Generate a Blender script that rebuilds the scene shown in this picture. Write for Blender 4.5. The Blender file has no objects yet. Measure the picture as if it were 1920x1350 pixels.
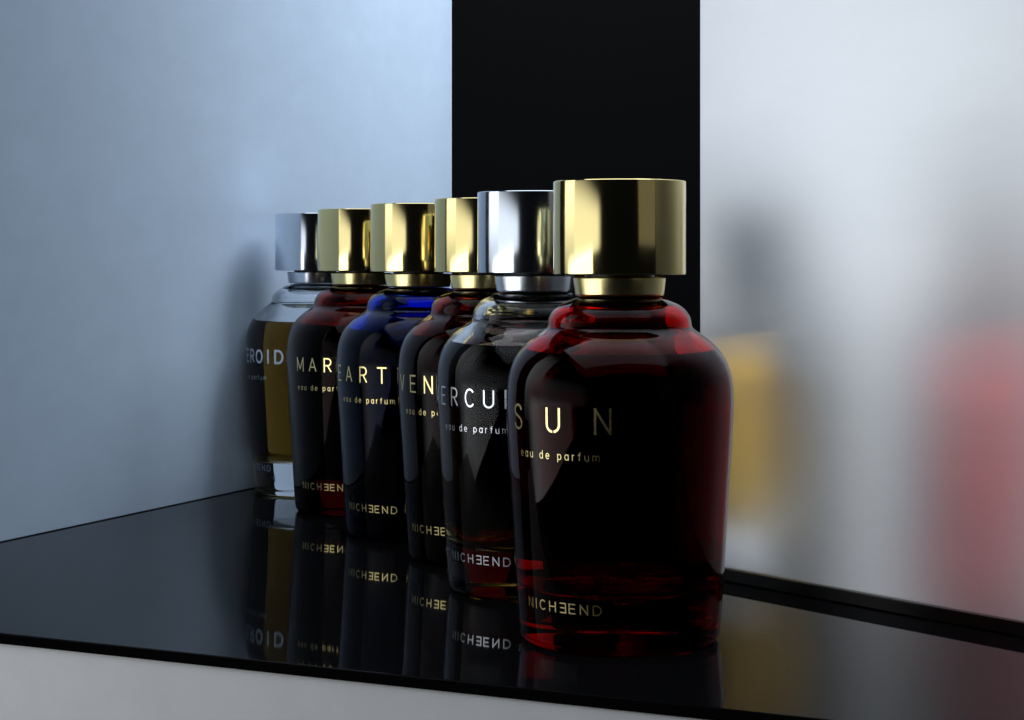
import bpy, bmesh, math, random
from mathutils import Vector
random.seed(3)
S = bpy.context.scene
C = S.collection
MM = 0.001
S.view_settings.view_transform = 'Standard'
S.view_settings.look = 'None'
S.view_settings.exposure = 0

# ------------------------------------------------------------------ materials
def new_mat(name):
    m = bpy.data.materials.new(name); m.use_nodes = True
    nt = m.node_tree
    return m, nt, nt.nodes['Principled BSDF']

def simple(name, col, rough, metal=0.0, spec=0.5, ior=1.5):
    m, nt, b = new_mat(name)
    b.inputs['Base Color'].default_value = (*col, 1)
    b.inputs['Roughness'].default_value = rough
    b.inputs['Metallic'].default_value = metal
    b.inputs['Specular IOR Level'].default_value = spec
    b.inputs['IOR'].default_value = ior
    return m, nt, b

def polished(name, col, rough):
    m, nt, b = simple(name, col, rough, 1.0)
    tc = nt.nodes.new('ShaderNodeTexCoord')
    n = nt.nodes.new('ShaderNodeTexNoise'); n.inputs['Scale'].default_value = 180
    n.inputs['Detail'].default_value = 4
    nt.links.new(tc.outputs['Object'], n.inputs['Vector'])
    mr = nt.nodes.new('ShaderNodeMapRange')
    mr.inputs['To Min'].default_value = rough * 0.75; mr.inputs['To Max'].default_value = rough * 1.3
    nt.links.new(n.outputs['Fac'], mr.inputs['Value'])
    nt.links.new(mr.outputs['Result'], b.inputs['Roughness'])
    return m

def glass(name, col, rough=0.0, ior=1.5, absorb=None, density=0, tint=1.0):
    m, nt, b = new_mat(name)
    b.inputs['Base Color'].default_value = (*col, 1)
    b.inputs['Roughness'].default_value = rough
    b.inputs['Transmission Weight'].default_value = 1
    b.inputs['IOR'].default_value = ior
    b.inputs['Specular Tint'].default_value = (tint, tint, tint, 1)   # reflection dimmed face-on to keep the fronts dark, full at the rims
    if absorb:
        v = nt.nodes.new('ShaderNodeVolumeAbsorption')
        v.inputs['Color'].default_value = (*absorb, 1)
        v.inputs['Density'].default_value = density
        nt.links.new(v.outputs['Volume'], nt.nodes['Material Output'].inputs['Volume'])
    return m

def brushed(name, col, rough, metal, stretch, var=0.06, bump=0.05, aniso=0.0, spec=0.5):
    m, nt, b = simple(name, col, rough, metal, spec)
    L = nt.links.new
    if aniso:
        # horizontal brush lines: reflections spread vertically
        tg = nt.nodes.new('ShaderNodeTangent'); tg.direction_type = 'RADIAL'; tg.axis = 'Z'
        L(tg.outputs['Tangent'], b.inputs['Tangent'])
        b.inputs['Anisotropic'].default_value = aniso
        b.inputs['Anisotropic Rotation'].default_value = 0.25
    tc = nt.nodes.new('ShaderNodeTexCoord')
    mp = nt.nodes.new('ShaderNodeMapping'); mp.inputs['Scale'].default_value = stretch
    L(tc.outputs['Object'], mp.inputs['Vector'])
    n = nt.nodes.new('ShaderNodeTexNoise'); n.inputs['Scale'].default_value = 60
    n.inputs['Detail'].default_value = 6; n.inputs['Roughness'].default_value = 0.65
    L(mp.outputs['Vector'], n.inputs['Vector'])
    n2 = nt.nodes.new('ShaderNodeTexNoise'); n2.inputs['Scale'].default_value = 9
    n2.inputs['Detail'].default_value = 3
    L(tc.outputs['Object'], n2.inputs['Vector'])
    mx = nt.nodes.new('ShaderNodeMath'); mx.operation = 'ADD'
    L(n.outputs['Fac'], mx.inputs[0]); L(n2.outputs['Fac'], mx.inputs[1])
    mr = nt.nodes.new('ShaderNodeMapRange')
    mr.inputs['From Min'].default_value = 0.6; mr.inputs['From Max'].default_value = 1.4
    mr.inputs['To Min'].default_value = 1 - var; mr.inputs['To Max'].default_value = 1 + var
    L(mx.outputs[0], mr.inputs['Value'])
    mul = nt.nodes.new('ShaderNodeMixRGB'); mul.blend_type = 'MULTIPLY'; mul.inputs['Fac'].default_value = 1
    mul.inputs['Color1'].default_value = (*col, 1)
    L(mr.outputs['Result'], mul.inputs['Color2'])
    L(mul.outputs['Color'], b.inputs['Base Color'])
    bp = nt.nodes.new('ShaderNodeBump'); bp.inputs['Strength'].default_value = bump
    bp.inputs['Distance'].default_value = 0.001
    L(n.outputs['Fac'], bp.inputs['Height']); L(bp.outputs['Normal'], b.inputs['Normal'])
    return m

GI = 1.40
M = {}
M['gold'] = polished('polished_gold', (0.90, 0.75, 0.34), 0.10)
M['silver'] = polished('polished_silver', (0.74, 0.80, 0.88), 0.12)
M['gold_satin'] = polished('satin_gold', (0.90, 0.76, 0.35), 0.24)
M['silver_satin'] = polished('satin_silver', (0.76, 0.81, 0.88), 0.24)
M['gold_foil'] = polished('gold_foil', (0.90, 0.74, 0.34), 0.27)
M['silver_foil'] = polished('silver_foil', (0.80, 0.83, 0.88), 0.27)
M['stem'] = simple('dark_stem', (0.02, 0.02, 0.022), 0.35)[0]
M['label'] = simple('light_block_film', (0.004, 0.004, 0.004), 0.5, 0, 0.1)[0]  # added film that blocks light through the bottles, no real label
M['acrylic'] = simple('black_acrylic', (0.0025, 0.0025, 0.003), 0.03, 0, 0.05)[0]
M['black_panel'] = simple('black_panel', (0.003, 0.003, 0.0032), 0.3, 0, 0.12)[0]
M['trim'] = simple('black_trim', (0.003, 0.003, 0.003), 0.25, 0, 0.2)[0]
M['wall_left'] = brushed('satin_blue_metal', (0.38, 0.48, 0.62), 0.6, 0.0, (1, 1, 1.6), 0.06, 0.05, 0, 0.2)
M['wall_right'] = brushed('brushed_metal', (0.81, 0.84, 0.88), 0.455, 0.98, (1, 1, 3), 0.02, 0.008, 0.46)
M['plinth'] = brushed('grey_plinth', (0.70, 0.70, 0.71), 0.6, 0.0, (1, 1, 1), 0.08, 0.08)
M['table'] = brushed('dark_table', (0.03, 0.03, 0.032), 0.6, 0.0, (1, 1, 1), 0.08, 0.08)
T = 0.07
M['glass_red'] = glass('red_glass', (0.70, 0.010, 0.016), 0, GI, (0.88, 0.05, 0.05), 170, T)
M['glass_brown'] = glass('red_brown_glass', (0.38, 0.065, 0.035), 0, GI, (0.75, 0.25, 0.15), 130, T)
M['glass_blue'] = glass('blue_glass', (0.025, 0.11, 0.72), 0, GI, (0.1, 0.3, 0.80), 150, T)
M['glass_smoky'] = glass('smoky_clear_glass', (0.92, 0.94, 0.96), 0, GI + 0.03, (0.72, 0.74, 0.76), 40, T)
M['glass_clear'] = glass('clear_glass', (0.94, 0.96, 0.98), 0, GI + 0.03, tint=T)
M['liq_red'] = glass('red_liquid', (1, 1, 1), 0, 1.36, (0.970, 0.03, 0.03), 170, T)
M['liq_brown'] = glass('brown_liquid', (1, 1, 1), 0, 1.36, (0.70, 0.25, 0.10), 260, T)
M['liq_blue'] = glass('blue_liquid', (1, 1, 1), 0, 1.36, (0.03, 0.2, 0.55), 300, T)
M['liq_amber'] = glass('amber_liquid', (1, 1, 1), 0, 1.36, (0.68, 0.56, 0.12), 120, T)
M['liq_honey'] = glass('honey_liquid', (1, 1, 1), 0, 1.36, (0.88, 0.77, 0.36), 100, T)

# ------------------------------------------------------------------ helpers
def link(name, me, mat, parent=None):
    o = bpy.data.objects.new(name, me); C.objects.link(o)
    if mat and not me.materials: me.materials.append(mat)
    if parent: o.parent = parent
    return o

def catmull(pts, n=6):
    out = []
    for i in range(len(pts) - 1):
        p0 = pts[max(i - 1, 0)]; p1 = pts[i]; p2 = pts[i + 1]; p3 = pts[min(i + 2, len(pts) - 1)]
        for k in range(n):
            t = k / n
            q = []
            for a in range(2):
                q.append(0.5 * (2 * p1[a] + (p2[a] - p0[a]) * t + (2 * p0[a] - 5 * p1[a] + 4 * p2[a] - p3[a]) * t * t
                                + (-p0[a] + 3 * p1[a] - 3 * p2[a] + p3[a]) * t ** 3))
            out.append((q[0], q[1]))
    out.append(pts[-1])
    return out

def lathe_bm(bm, prof, seg=160, flip=False):
    rings = []
    for r, z in prof:
        if r < 1e-6:
            rings.append([bm.verts.new((0, 0, z * MM))])
        else:
            rings.append([bm.verts.new((r * MM * math.cos(2 * math.pi * k / seg), r * MM * math.sin(2 * math.pi * k / seg), z * MM)) for k in range(seg)])
    for a, b in zip(rings[:-1], rings[1:]):
        for k in range(seg):
            j = (k + 1) % seg
            if len(a) == 1 and len(b) == 1: continue
            if len(a) == 1: vs = [a[0], b[j], b[k]]
            elif len(b) == 1: vs = [a[k], a[j], b[0]]
            else: vs = [a[k], a[j], b[j], b[k]]
            if flip: vs.reverse()
            f = bm.faces.new(vs); f.smooth = True

def to_mesh(bm, name, sharp=None):
    me = bpy.data.meshes.new(name); bm.to_mesh(me); bm.free()
    if sharp: me.set_sharp_from_angle(angle=math.radians(sharp))
    return me

def prism(poly, z0, z1, bevel=0.0):
    bm = bmesh.new()
    vs = [bm.verts.new((x * MM, y * MM, z0 * MM)) for x, y in poly]
    f = bm.faces.new(vs)
    r = bmesh.ops.extrude_face_region(bm, geom=[f])
    for v in r['geom']:
        if isinstance(v, bmesh.types.BMVert): v.co.z = z1 * MM
    bmesh.ops.recalc_face_normals(bm, faces=bm.faces)
    if bevel:
        bmesh.ops.bevel(bm, geom=list(bm.edges), offset=bevel * MM, segments=2, affect='EDGES', profile=0.6)
    return bm

def slab(p, q, thick, z0, z1, bevel=0.3):
    d = Vector((q[0] - p[0], q[1] - p[1])).normalized()
    n = Vector((d.y, -d.x)) * thick
    return prism([p, q, (q[0] + n.x, q[1] + n.y), (p[0] + n.x, p[1] + n.y)], z0, z1, bevel)

def tag(o, label, cat, group=None):
    o['label'] = label; o['category'] = cat
    if group: o['group'] = group

# ------------------------------------------------------------------ setting
t = link('table', to_mesh(prism([(-1200, -500), (1200, -500), (1200, 1800), (-1200, 1800)], -260, -220), 'table'), M['table'])
t['kind'] = 'structure'; t['label'] = 'dark table below the grey plinth'

FL = (-246, 548)
LP = Vector((-190.1, 673.4)); LD = Vector((0.400, 0.9165))
A = (LP.x + LD.x * 381, LP.y + LD.y * 381)
WR = Vector((107.5, 537.7)); WD = Vector((0.629, -0.777)); WN = Vector((0.777, 0.629))
wl = WR - WD * 73; wr = WR + WD * 210
sheet_poly = [FL, A, (150, A[1] + 2), (wl.x + 60, wl.y + 120), (wr.x + WN.x * 8, wr.y + WN.y * 8), (246, 327.5)]
o = link('acrylic_sheet', to_mesh(prism(sheet_poly, -3, 0, 0.3), 'acrylic_sheet'), M['acrylic'])
tag(o, 'glossy black sheet lying on the grey plinth under the bottles', 'sheet')
o = link('plinth', to_mesh(prism([(x + nx * 0.8, y + ny * 0.8) for (x, y), (nx, ny) in zip(sheet_poly, [(1, 0.6), (0.5, -1), (-1, -1), (-1, 0), (-1, 0), (-1, 0.6)])], -219.9, -3.05, 0.5), 'plinth'), M['plinth'])
tag(o, 'matt pale grey plinth whose front shows below the black sheet', 'plinth')

wp = (LP.x - LD.x * 14, LP.y - LD.y * 14)
o = link('wall_left', to_mesh(slab((A[0] + LD.x * 10, A[1] + LD.y * 10), wp, -6, 0.2, 330), 'wall_left'), M['wall_left'])
o['kind'] = 'structure'; o['label'] = 'satin blue grey wall behind the left of the bottles'
o = link('black_panel', to_mesh(prism([(A[0] - 1, A[1] - 6), (170, A[1] - 6), (170, A[1]), (A[0] - 1, A[1])], 0.2, 335, 0.4), 'black_panel'), M['black_panel'])
tag(o, 'tall upright black panel in the corner between the two metal walls', 'panel')
o = link('wall_right', to_mesh(slab((wl.x, wl.y), (wr.x, wr.y), -4, 0.2, 330), 'wall_right'), M['wall_right'])
o['kind'] = 'structure'; o['label'] = 'brushed metal wall reflecting the bottles'
a = wl - WN * 2.6; b = wr - WN * 2.6
o = link('edge_strip', to_mesh(slab((a.x, a.y), (b.x, b.y), -2.4, 0.1, 4.2, 0.4), 'edge_strip'), M['trim'])
tag(o, 'thin black strip along the foot of the brushed metal wall', 'strip')

# ------------------------------------------------------------------ bottle meshes
OUT = [(27.3, 2.2), (27.7, 6), (28.3, 15), (29.4, 34), (30.4, 50), (30.95, 60), (31.0, 66), (30.5, 71.5), (29.0, 75.8),
       (26.6, 79.3), (23.6, 82.0), (21.2, 83.6), (19.9, 84.7), (19.55, 86.0), (19.2, 87.6), (18.0, 89.4), (16.2, 90.9), (13.6, 92.2), (11.4, 93.0)]
OUTd = catmull(OUT, 5)
foot = [(0, 0.9), (18, 0.9), (22, 0.7), (24, 0.25), (25, 0.1), (26.0, 0.25), (26.7, 0.8), (27.1, 1.5)]
CAV = [(0, 14), (12, 14.05), (20, 14.4), (23.4, 15.6), (25.2, 18), (25.9, 21.5), (27.0, 36), (28.0, 51), (28.5, 60), (28.5, 66), (27.9, 70.5),
       (26.3, 74.3), (23.8, 77.6), (20.8, 80.2), (18.4, 82.3), (17.3, 84.5), (16.9, 86.5), (15.7, 88.2), (13.4, 89.6), (9, 90.6), (0, 90.8)]
CAVd = catmull(CAV, 4)
CAVd = [(max(r, 0), z) for r, z in CAVd]
def prof_r(z):
    for (r0, z0), (r1, z1) in zip(OUTd[:-1], OUTd[1:]):
        if z0 <= z <= z1: return r0 + (r1 - r0) * (z - z0) / max(z1 - z0, 1e-9)
    return OUTd[0][0]
def make_body(name):
    bm = bmesh.new()
    lathe_bm(bm, foot + OUTd + [(9.0, 93.2), (0, 93.2)])
    lathe_bm(bm, CAVd, flip=True)
    return to_mesh(bm, name)
def make_liquid(name, top):
    bm = bmesh.new()
    p = [(r + 0.15 if r > 0 else 0, z - 0.15) for r, z in CAVd if z < top]
    rt = p[-1][0]
    p += [(rt - 0.3, top + 0.1), (rt - 0.9, top - 0.35), (rt - 2.4, top - 0.6), (0, top - 0.6)]
    lathe_bm(bm, p)
    return to_mesh(bm, name)
def bev_cyl(r, z0, z1, bv):
    p = []
    p += [(r - bv, z0)] + [(r - bv + bv * math.sin(a * math.pi / 8), z0 + bv - bv * math.cos(a * math.pi / 8)) for a in range(1, 5)]
    p += [(r, z1 - bv)] + [(r - bv + bv * math.cos(a * math.pi / 8), z1 - bv + bv * math.sin(a * math.pi / 8)) for a in range(1, 5)]
    return p
def make_cap(name):
    bm = bmesh.new()
    lathe_bm(bm, [(0, 102.5), (15.8, 102.5), (16.4, 102.0), (16.5, 99.4)] + bev_cyl(18.1, 99.1, 124.6, 0.4) + [(0, 124.6)])
    return to_mesh(bm, name, 20)
def make_collar(name):
    bm = bmesh.new()
    lathe_bm(bm, [(0, 93.3), (11.4, 93.3), (11.9, 93.4), (12.15, 93.8), (12.6, 97.8), (12.6, 98.1), (12.3, 98.35), (11.5, 98.4), (0, 98.4)])
    return to_mesh(bm, name, 20)
def make_stem(name):
    bm = bmesh.new()
    lathe_bm(bm, [(0, 98.3), (9.5, 98.3), (9.5, 102.6), (0, 102.6)])
    return to_mesh(bm, name, 40)
def make_light_block(name, centre_deg, half_deg, z0, z1):
    # added dark film on the rear: blocks light so fronts look near black
    bm = bmesh.new(); nx, nz = 28, 16
    g = []
    for j in range(nz + 1):
        z = z0 + (z1 - z0) * j / nz; r = prof_r(z) + 0.06
        g.append([bm.verts.new((r * math.cos(math.radians(centre_deg - half_deg + 2 * half_deg * i / nx)) * MM,
                                r * math.sin(math.radians(centre_deg - half_deg + 2 * half_deg * i / nx)) * MM, z * MM)) for i in range(nx + 1)])
    for j in range(nz):
        for i in range(nx):
            f = bm.faces.new([g[j][i], g[j][i + 1], g[j + 1][i + 1], g[j + 1][i]]); f.smooth = True
    return to_mesh(bm, name)
cap_g, cap_s = make_cap('cap_gold'), make_cap('cap_silver')
col_g, col_s = make_collar('collar_gold'), make_collar('collar_silver')
stem_me = make_stem('stem')

# ------------------------------------------------------------------ lettering: uniform-stroke grotesque drawn as strokes
def arc(cx, cy, rx, ry, a0, a1, n=14):
    return [(cx + rx * math.cos(math.radians(a0 + (a1 - a0) * i / n)), cy + ry * math.sin(math.radians(a0 + (a1 - a0) * i / n))) for i in range(n + 1)]
GL = {
    'S': (.58, [catmull([(.56, .80), (.48, .94), (.29, 1), (.09, .93), (.02, .76), (.10, .61), (.29, .52), (.48, .42), (.57, .25), (.49, .07), (.28, 0), (.08, .07), (0, .22)], 4)]),
    'U': (.60, [[(0, 1)] + arc(.30, .30, .30, .30, 180, 360) + [(.60, 1)]]),
    'N': (.60, [[(0, 0), (0, 1)], [(.015, .98), (.585, .02)], [(.60, 0), (.60, 1)]]),
    'M': (.74, [[(0, 0), (0, 1)], [(.015, .98), (.37, .12)], [(.37, .12), (.725, .98)], [(.74, 0), (.74, 1)]]),
    'E': (.50, [[(0, 0), (0, 1)], [(0, 1), (.50, 1)], [(0, .52), (.45, .52)], [(0, 0), (.50, 0)]]),
    'R': (.56, [[(0, 0), (0, 1)], [(0, 1)] + arc(.29, .735, .25, .265, 90, -90) + [(0, .47)], [(.27, .47), (.56, 0)]]),
    'C': (.62, [arc(.33, .5, .33, .5, 42, 318, 24)]),
    'Y': (.62, [[(0, 1), (.31, .45)], [(.62, 1), (.31, .45)], [(.31, .45), (.31, 0)]]),
    'V': (.62, [[(0, 1), (.31, 0)], [(.31, 0), (.62, 1)]]),
    'A': (.66, [[(0, 0), (.33, 1)], [(.33, 1), (.66, 0)], [(.12, .32), (.54, .32)]]),
    'T': (.58, [[(0, 1), (.58, 1)], [(.29, 0), (.29, 1)]]),
    'H': (.60, [[(0, 0), (0, 1)], [(.60, 0), (.60, 1)], [(0, .52), (.60, .52)]]),
    'O': (.70, [arc(.35, .5, .35, .5, 90, 450, 30)]),
    'I': (.0, [[(0, 0), (0, 1)]]),
    'D': (.62, [[(0, 0), (0, 1)], [(0, 1), (.24, 1)] + arc(.26, .5, .36, .5, 88, -88, 18) + [(.24, 0), (0, 0)]]),
    'e': (.48, [arc(.24, .35, .24, .35, 0, 318, 22), [(0, .36), (.48, .36)]]),
    'a': (.46, [arc(.23, .35, .23, .35, 0, 360, 22), [(.46, 0), (.46, .70)]]),
    'u': (.44, [[(0, .70)] + arc(.22, .22, .22, .22, 180, 360) + [(.44, .30)], [(.44, 0), (.44, .70)]]),
    'd': (.46, [arc(.23, .35, .23, .35, 0, 360, 22), [(.46, 0), (.46, 1)]]),
    'p': (.46, [arc(.23, .35, .23, .35, 0, 360, 22), [(0, -.28), (0, .70)]]),
    'r': (.26, [[(0, 0), (0, .70)], arc(.24, .44, .24, .26, 180, 85)]),
    'f': (.28, [[(.10, 0)] + arc(.28, .80, .18, .20, 180, 90), [(-.03, .68), (.27, .68)]]),
    'm': (.76, [[(0, 0), (0, .70)], arc(.19, .48, .19, .22, 180, 0) + [(.38, 0)], arc(.57, .48, .19, .22, 180, 0) + [(.76, 0)]]),
    ' ': (.22, []),
}
def ribbon(pts, t):
    n = len(pts); L = []; R = []
    for i, p in enumerate(pts):
        d = Vector(pts[min(i + 1, n - 1)]) - Vector(pts[max(i - 1, 0)])
        if d.length < 1e-9: d = Vector((1, 0))
        d.normalize(); k = Vector((-d.y, d.x)) * t / 2
        L.append((p[0] + k.x, p[1] + k.y)); R.append((p[0] - k.x, p[1] - k.y))
    vs = L + R
    return vs, [(i, n + i, n + i + 1, i + 1) for i in range(n - 1)]
def glyph(ch, h, t, xs=1.0, mirror=False):
    # strokes of one letter, h = cap height, t = stroke as a share of it, left edge at x = 0
    W, strokes = GL[ch]; out = []
    Wt = W * xs * h + t * h
    for st in strokes:
        pts = [((t / 2 + x * xs) * h, (t / 2 + y * (1 - t)) * h) for x, y in st]
        if len(pts) == 2:     # square ends on straight strokes
            d = (Vector(pts[1]) - Vector(pts[0])).normalized()
            vert = abs(d.x) < 1e-6 or abs(d.y) < 1e-6
            e = (t * h / 2) if vert else 0.0
            pts = [(pts[0][0] - d.x * e, pts[0][1] - d.y * e), (pts[1][0] + d.x * e, pts[1][1] + d.y * e)]
        if mirror: pts = [(Wt - x, y) for x, y in pts]
        out.append(ribbon(pts, t * h))
    return out, Wt
def shift(pieces, dx, dy): return [([(x + dx, y + dy) for x, y in vs], fs) for vs, fs in pieces]

def wrap(name, pieces, zc, mat, parent, lift=0.06):
    bm = bmesh.new()
    for ip, (vs, fs) in enumerate(pieces):
        b2 = bmesh.new()
        q = [b2.verts.new((x, y, 0)) for x, y in vs]
        for f in fs:
            try: b2.faces.new([q[i] for i in f])
            except ValueError: pass
        b2.normal_update()
        for f in list(b2.faces):
            if f.normal.z < 0: f.normal_flip()
        xs = [v.co.x for v in b2.verts]; x = math.floor(min(xs)) + 1
        while x < max(xs):
            bmesh.ops.bisect_plane(b2, geom=list(b2.verts) + list(b2.edges) + list(b2.faces), plane_co=(x, 0, 0), plane_no=(1, 0, 0))
            x += 1.0
        b2.verts.index_update()
        mp = {}
        for v in b2.verts:
            z = zc + v.co.y; r = prof_r(z) + lift + 0.012 * (ip % 4); a_ = v.co.x / prof_r(zc)
            mp[v.index] = bm.verts.new((r * math.sin(a_) * MM, -r * math.cos(a_) * MM, z * MM))
        for f in b2.faces:
            g = bm.faces.new([mp[v.index] for v in f.verts]); g.smooth = True
        b2.free()
    return link(name, to_mesh(bm, name), mat, parent)

def title(word, step_deg, cap_mm, zc, t):
    r = prof_r(zc); out = []; n = len(word)
    for i, ch in enumerate(word):
        p, W = glyph(ch, cap_mm, t, 0.95)
        out += shift(p, math.radians((i - (n - 1) / 2) * step_deg) * r - W / 2, -cap_mm / 2)
    return out
def line(word, width_mm, h, t):
    tot = sum(glyph(c, h, t)[1] for c in word); gap = (width_mm - tot) / (len(word) - 1)
    out = []; x = -width_mm / 2
    for c in word:
        p, W = glyph(c, h, t); out += shift(p, x, -h / 2); x += W + gap
    return out
def brand(width_mm, h, t):
    seq = [('N', 0), ('I', 0), ('C', 0), ('H', 0), ('E', 1), ('E', 0), ('N', 0), ('D', 0)]
    ws = [glyph(c, h, t, 1.2)[1] for c, m in seq]
    gap = (width_mm - sum(ws)) / (len(seq) - 1.4)
    out = []; x = -width_mm / 2
    for i, ((c, m), W) in enumerate(zip(seq, ws)):
        p, _ = glyph(c, h, t, 1.2, bool(m)); out += shift(p, x, -h / 2)
        x += W + (gap * 0.6 if i == 4 else gap)
    return out

# ------------------------------------------------------------------ bottles
F = 3400.0
rows = [
    ('SUN', 29.4, 496, 34, 26, 6.9, 'gold', 'glass_red', 'liq_red', 77.5,
     'deep red perfume bottle with gold cap, frontmost and largest in the picture'),
    ('MERCURY', 7.2, 572, 39.5, 12.9, 5.7, 'silver', 'glass_smoky', 'liq_honey', 76.5,
     'clear perfume bottle with silver cap and dark liquid, right behind the frontmost red bottle'),
    ('VENUS', -8.9, 632, 39, 14.5, 6.0, 'gold', 'glass_brown', 'liq_brown', 76.5,
     'dark red perfume bottle with gold cap between the blue bottle and a silver capped one'),
    ('EARTH', -35.5, 687.5, 40.5, 15.2, 6.0, 'gold', 'glass_blue', 'liq_blue', 76.5,
     'blue glass perfume bottle with gold cap, the only blue one in the row'),
    ('MARS', -62.6, 754, 32.5, 13.5, 5.7, 'gold', 'glass_brown', 'liq_brown', 76.5,
     'dark red perfume bottle with gold cap between the blue bottle and the rearmost clear bottle'),
    ('ASTEROID', -88.6, 817, 68.5, 10.8, 6.3, 'silver', 'glass_clear', 'liq_amber', 76.0,
     'clear perfume bottle with silver cap and amber liquid, rearmost and leftmost of the row'),
]
for word, x, d, ang, step, ch, metal, gl, lq, fill, label in rows:
    root = bpy.data.objects.new('perfume_bottle', None); C.objects.link(root)
    root.empty_display_size = 0.02
    root.location = (x * MM, d * MM, 0.0)
    root.rotation_euler = (0, 0, -math.atan2(x, d) - math.radians(ang))
    tag(root, label, 'perfume bottle', 'perfume bottles lined up in a row')
    body = link('glass_body', make_body('glass_body'), M[gl], root)
    link('liquid', make_liquid('liquid', fill), M[lq], body)
    link('collar', col_g if metal == 'gold' else col_s, M[metal + '_satin'], root)
    link('spray_stem', stem_me, M['stem'], root)
    link('cap', cap_g if metal == 'gold' else cap_s, M[metal], root)
    rear = word == 'ASTEROID'
    link('back_light_block', make_light_block('back_light_block', 90 + ang + (-16 if rear else 0), 25 if rear else 44, 19, 73), M['label'], root)  # added behind each bottle to darken its front
    foil = M[metal + '_foil']
    wrap('title_lettering', title(word, step, ch, 61.5, 0.16 if word == 'ASTEROID' else 0.09), 61.5, foil, root)
    wrap('small_lettering', line('eau de parfum', 26, 2.2, 0.085), 52.2, foil, root)
    wrap('brand_lettering', brand(24.2, 2.75, 0.12), 12.3, foil, root)

# ------------------------------------------------------------------ light
w = bpy.data.worlds.new('World'); S.world = w; w.use_nodes = True
bg = w.node_tree.nodes['Background']
bg.inputs['Color'].default_value = (0.5, 0.6, 0.8, 1); bg.inputs['Strength'].default_value = 0.004

def area(name, loc, target, sx, sy, power, col, spread=180):
    l = bpy.data.lights.new(name, 'AREA'); l.shape = 'RECTANGLE'; l.size = sx; l.size_y = sy
    l.energy = power; l.color = col; l.spread = math.radians(spread)
    o = bpy.data.objects.new(name, l); C.objects.link(o)
    o.location = loc
    o.rotation_euler = (Vector(target) - Vector(loc)).to_track_quat('-Z', 'Y').to_euler()
    return o
def falloff(light_obj, ramps):
    # lamp that fades towards its rims: product of smooth ramps over the lamp's own surface position
    l = light_obj.data; l.use_nodes = True; nt = l.node_tree
    em = nt.nodes['Emission']
    ge = nt.nodes.new('ShaderNodeNewGeometry'); sp = nt.nodes.new('ShaderNodeSeparateXYZ')
    nt.links.new(ge.outputs['Position'], sp.inputs[0])
    prev = None
    for axis, a0, a1 in ramps:
        mr = nt.nodes.new('ShaderNodeMapRange'); mr.interpolation_type = 'SMOOTHSTEP'
        mr.inputs['From Min'].default_value = min(a0, a1); mr.inputs['From Max'].default_value = max(a0, a1)
        mr.inputs['To Min'].default_value = 0 if a0 < a1 else 1; mr.inputs['To Max'].default_value = 1 if a0 < a1 else 0
        nt.links.new(sp.outputs[axis], mr.inputs['Value'])
        if prev is None: prev = mr.outputs['Result']
        else:
            m = nt.nodes.new('ShaderNodeMath'); m.operation = 'MULTIPLY'
            nt.links.new(prev, m.inputs[0]); nt.links.new(mr.outputs['Result'], m.inputs[1]); prev = m.outputs[0]
    nt.links.new(prev, em.inputs['Strength'])
def side(name, x, y0, y1, z0, z1, rad, col):
    return area(name, (x, (y0 + y1) / 2, (z0 + z1) / 2), (0, (y0 + y1) / 2, (z0 + z1) / 2), y1 - y0, z1 - z0,
                rad * math.pi * (y1 - y0) * (z1 - z0), col)
o = side('window_light_front', -0.45, -0.24, 0.47, 0.045, 0.27, 1.2, (0.92, 0.96, 1.0))
falloff(o, [('Y', -0.24, -0.02), ('Z', 0.27, 0.15)])
o = side('window_light_rear', -0.45, 0.47, 0.68, 0.0, 0.60, 1.85, (0.92, 0.96, 1.0))
falloff(o, [('Z', 0.60, 0.32), ('Z', -0.05, 0.22)])
o = side('low_glow_fill', -0.448, 0.10, 0.64, -0.06, 0.075, 2.7, (0.95, 0.97, 1.0))  # added unseen fill, shines through the bottles for the glow on the right wall
falloff(o, [('Z', 0.075, 0.04), ('Y', 0.64, 0.52)])
area('overhead_light', (0.0, 0.42, 1.05), (-0.05, 0.80, 0.10), 1.4, 1.1, 14.0, (0.84, 0.92, 1.0))
area('corner_light', (0.22, 0.90, 0.54), (-0.035, 0.99, 0.24), 0.34, 0.28, 1.05, (0.93, 0.97, 1.0), 85)
area('right_fill_light', (0.40, 0.12, 0.22), (0.03, 0.50, 0.12), 0.30, 0.30, 0.13 * math.pi * 0.09, (1.0, 0.97, 0.9))

# ------------------------------------------------------------------ camera
cam = bpy.data.cameras.new('camera'); co = bpy.data.objects.new('camera', cam); C.objects.link(co)
co.location = (0, 0, 0.102); co.rotation_euler = (math.radians(90), 0, 0)
cam.sensor_width = 36; cam.lens = F * 36 / 1920; cam.shift_y = -180 / 1920
cam.clip_start = 0.01; cam.clip_end = 50
S.camera = co
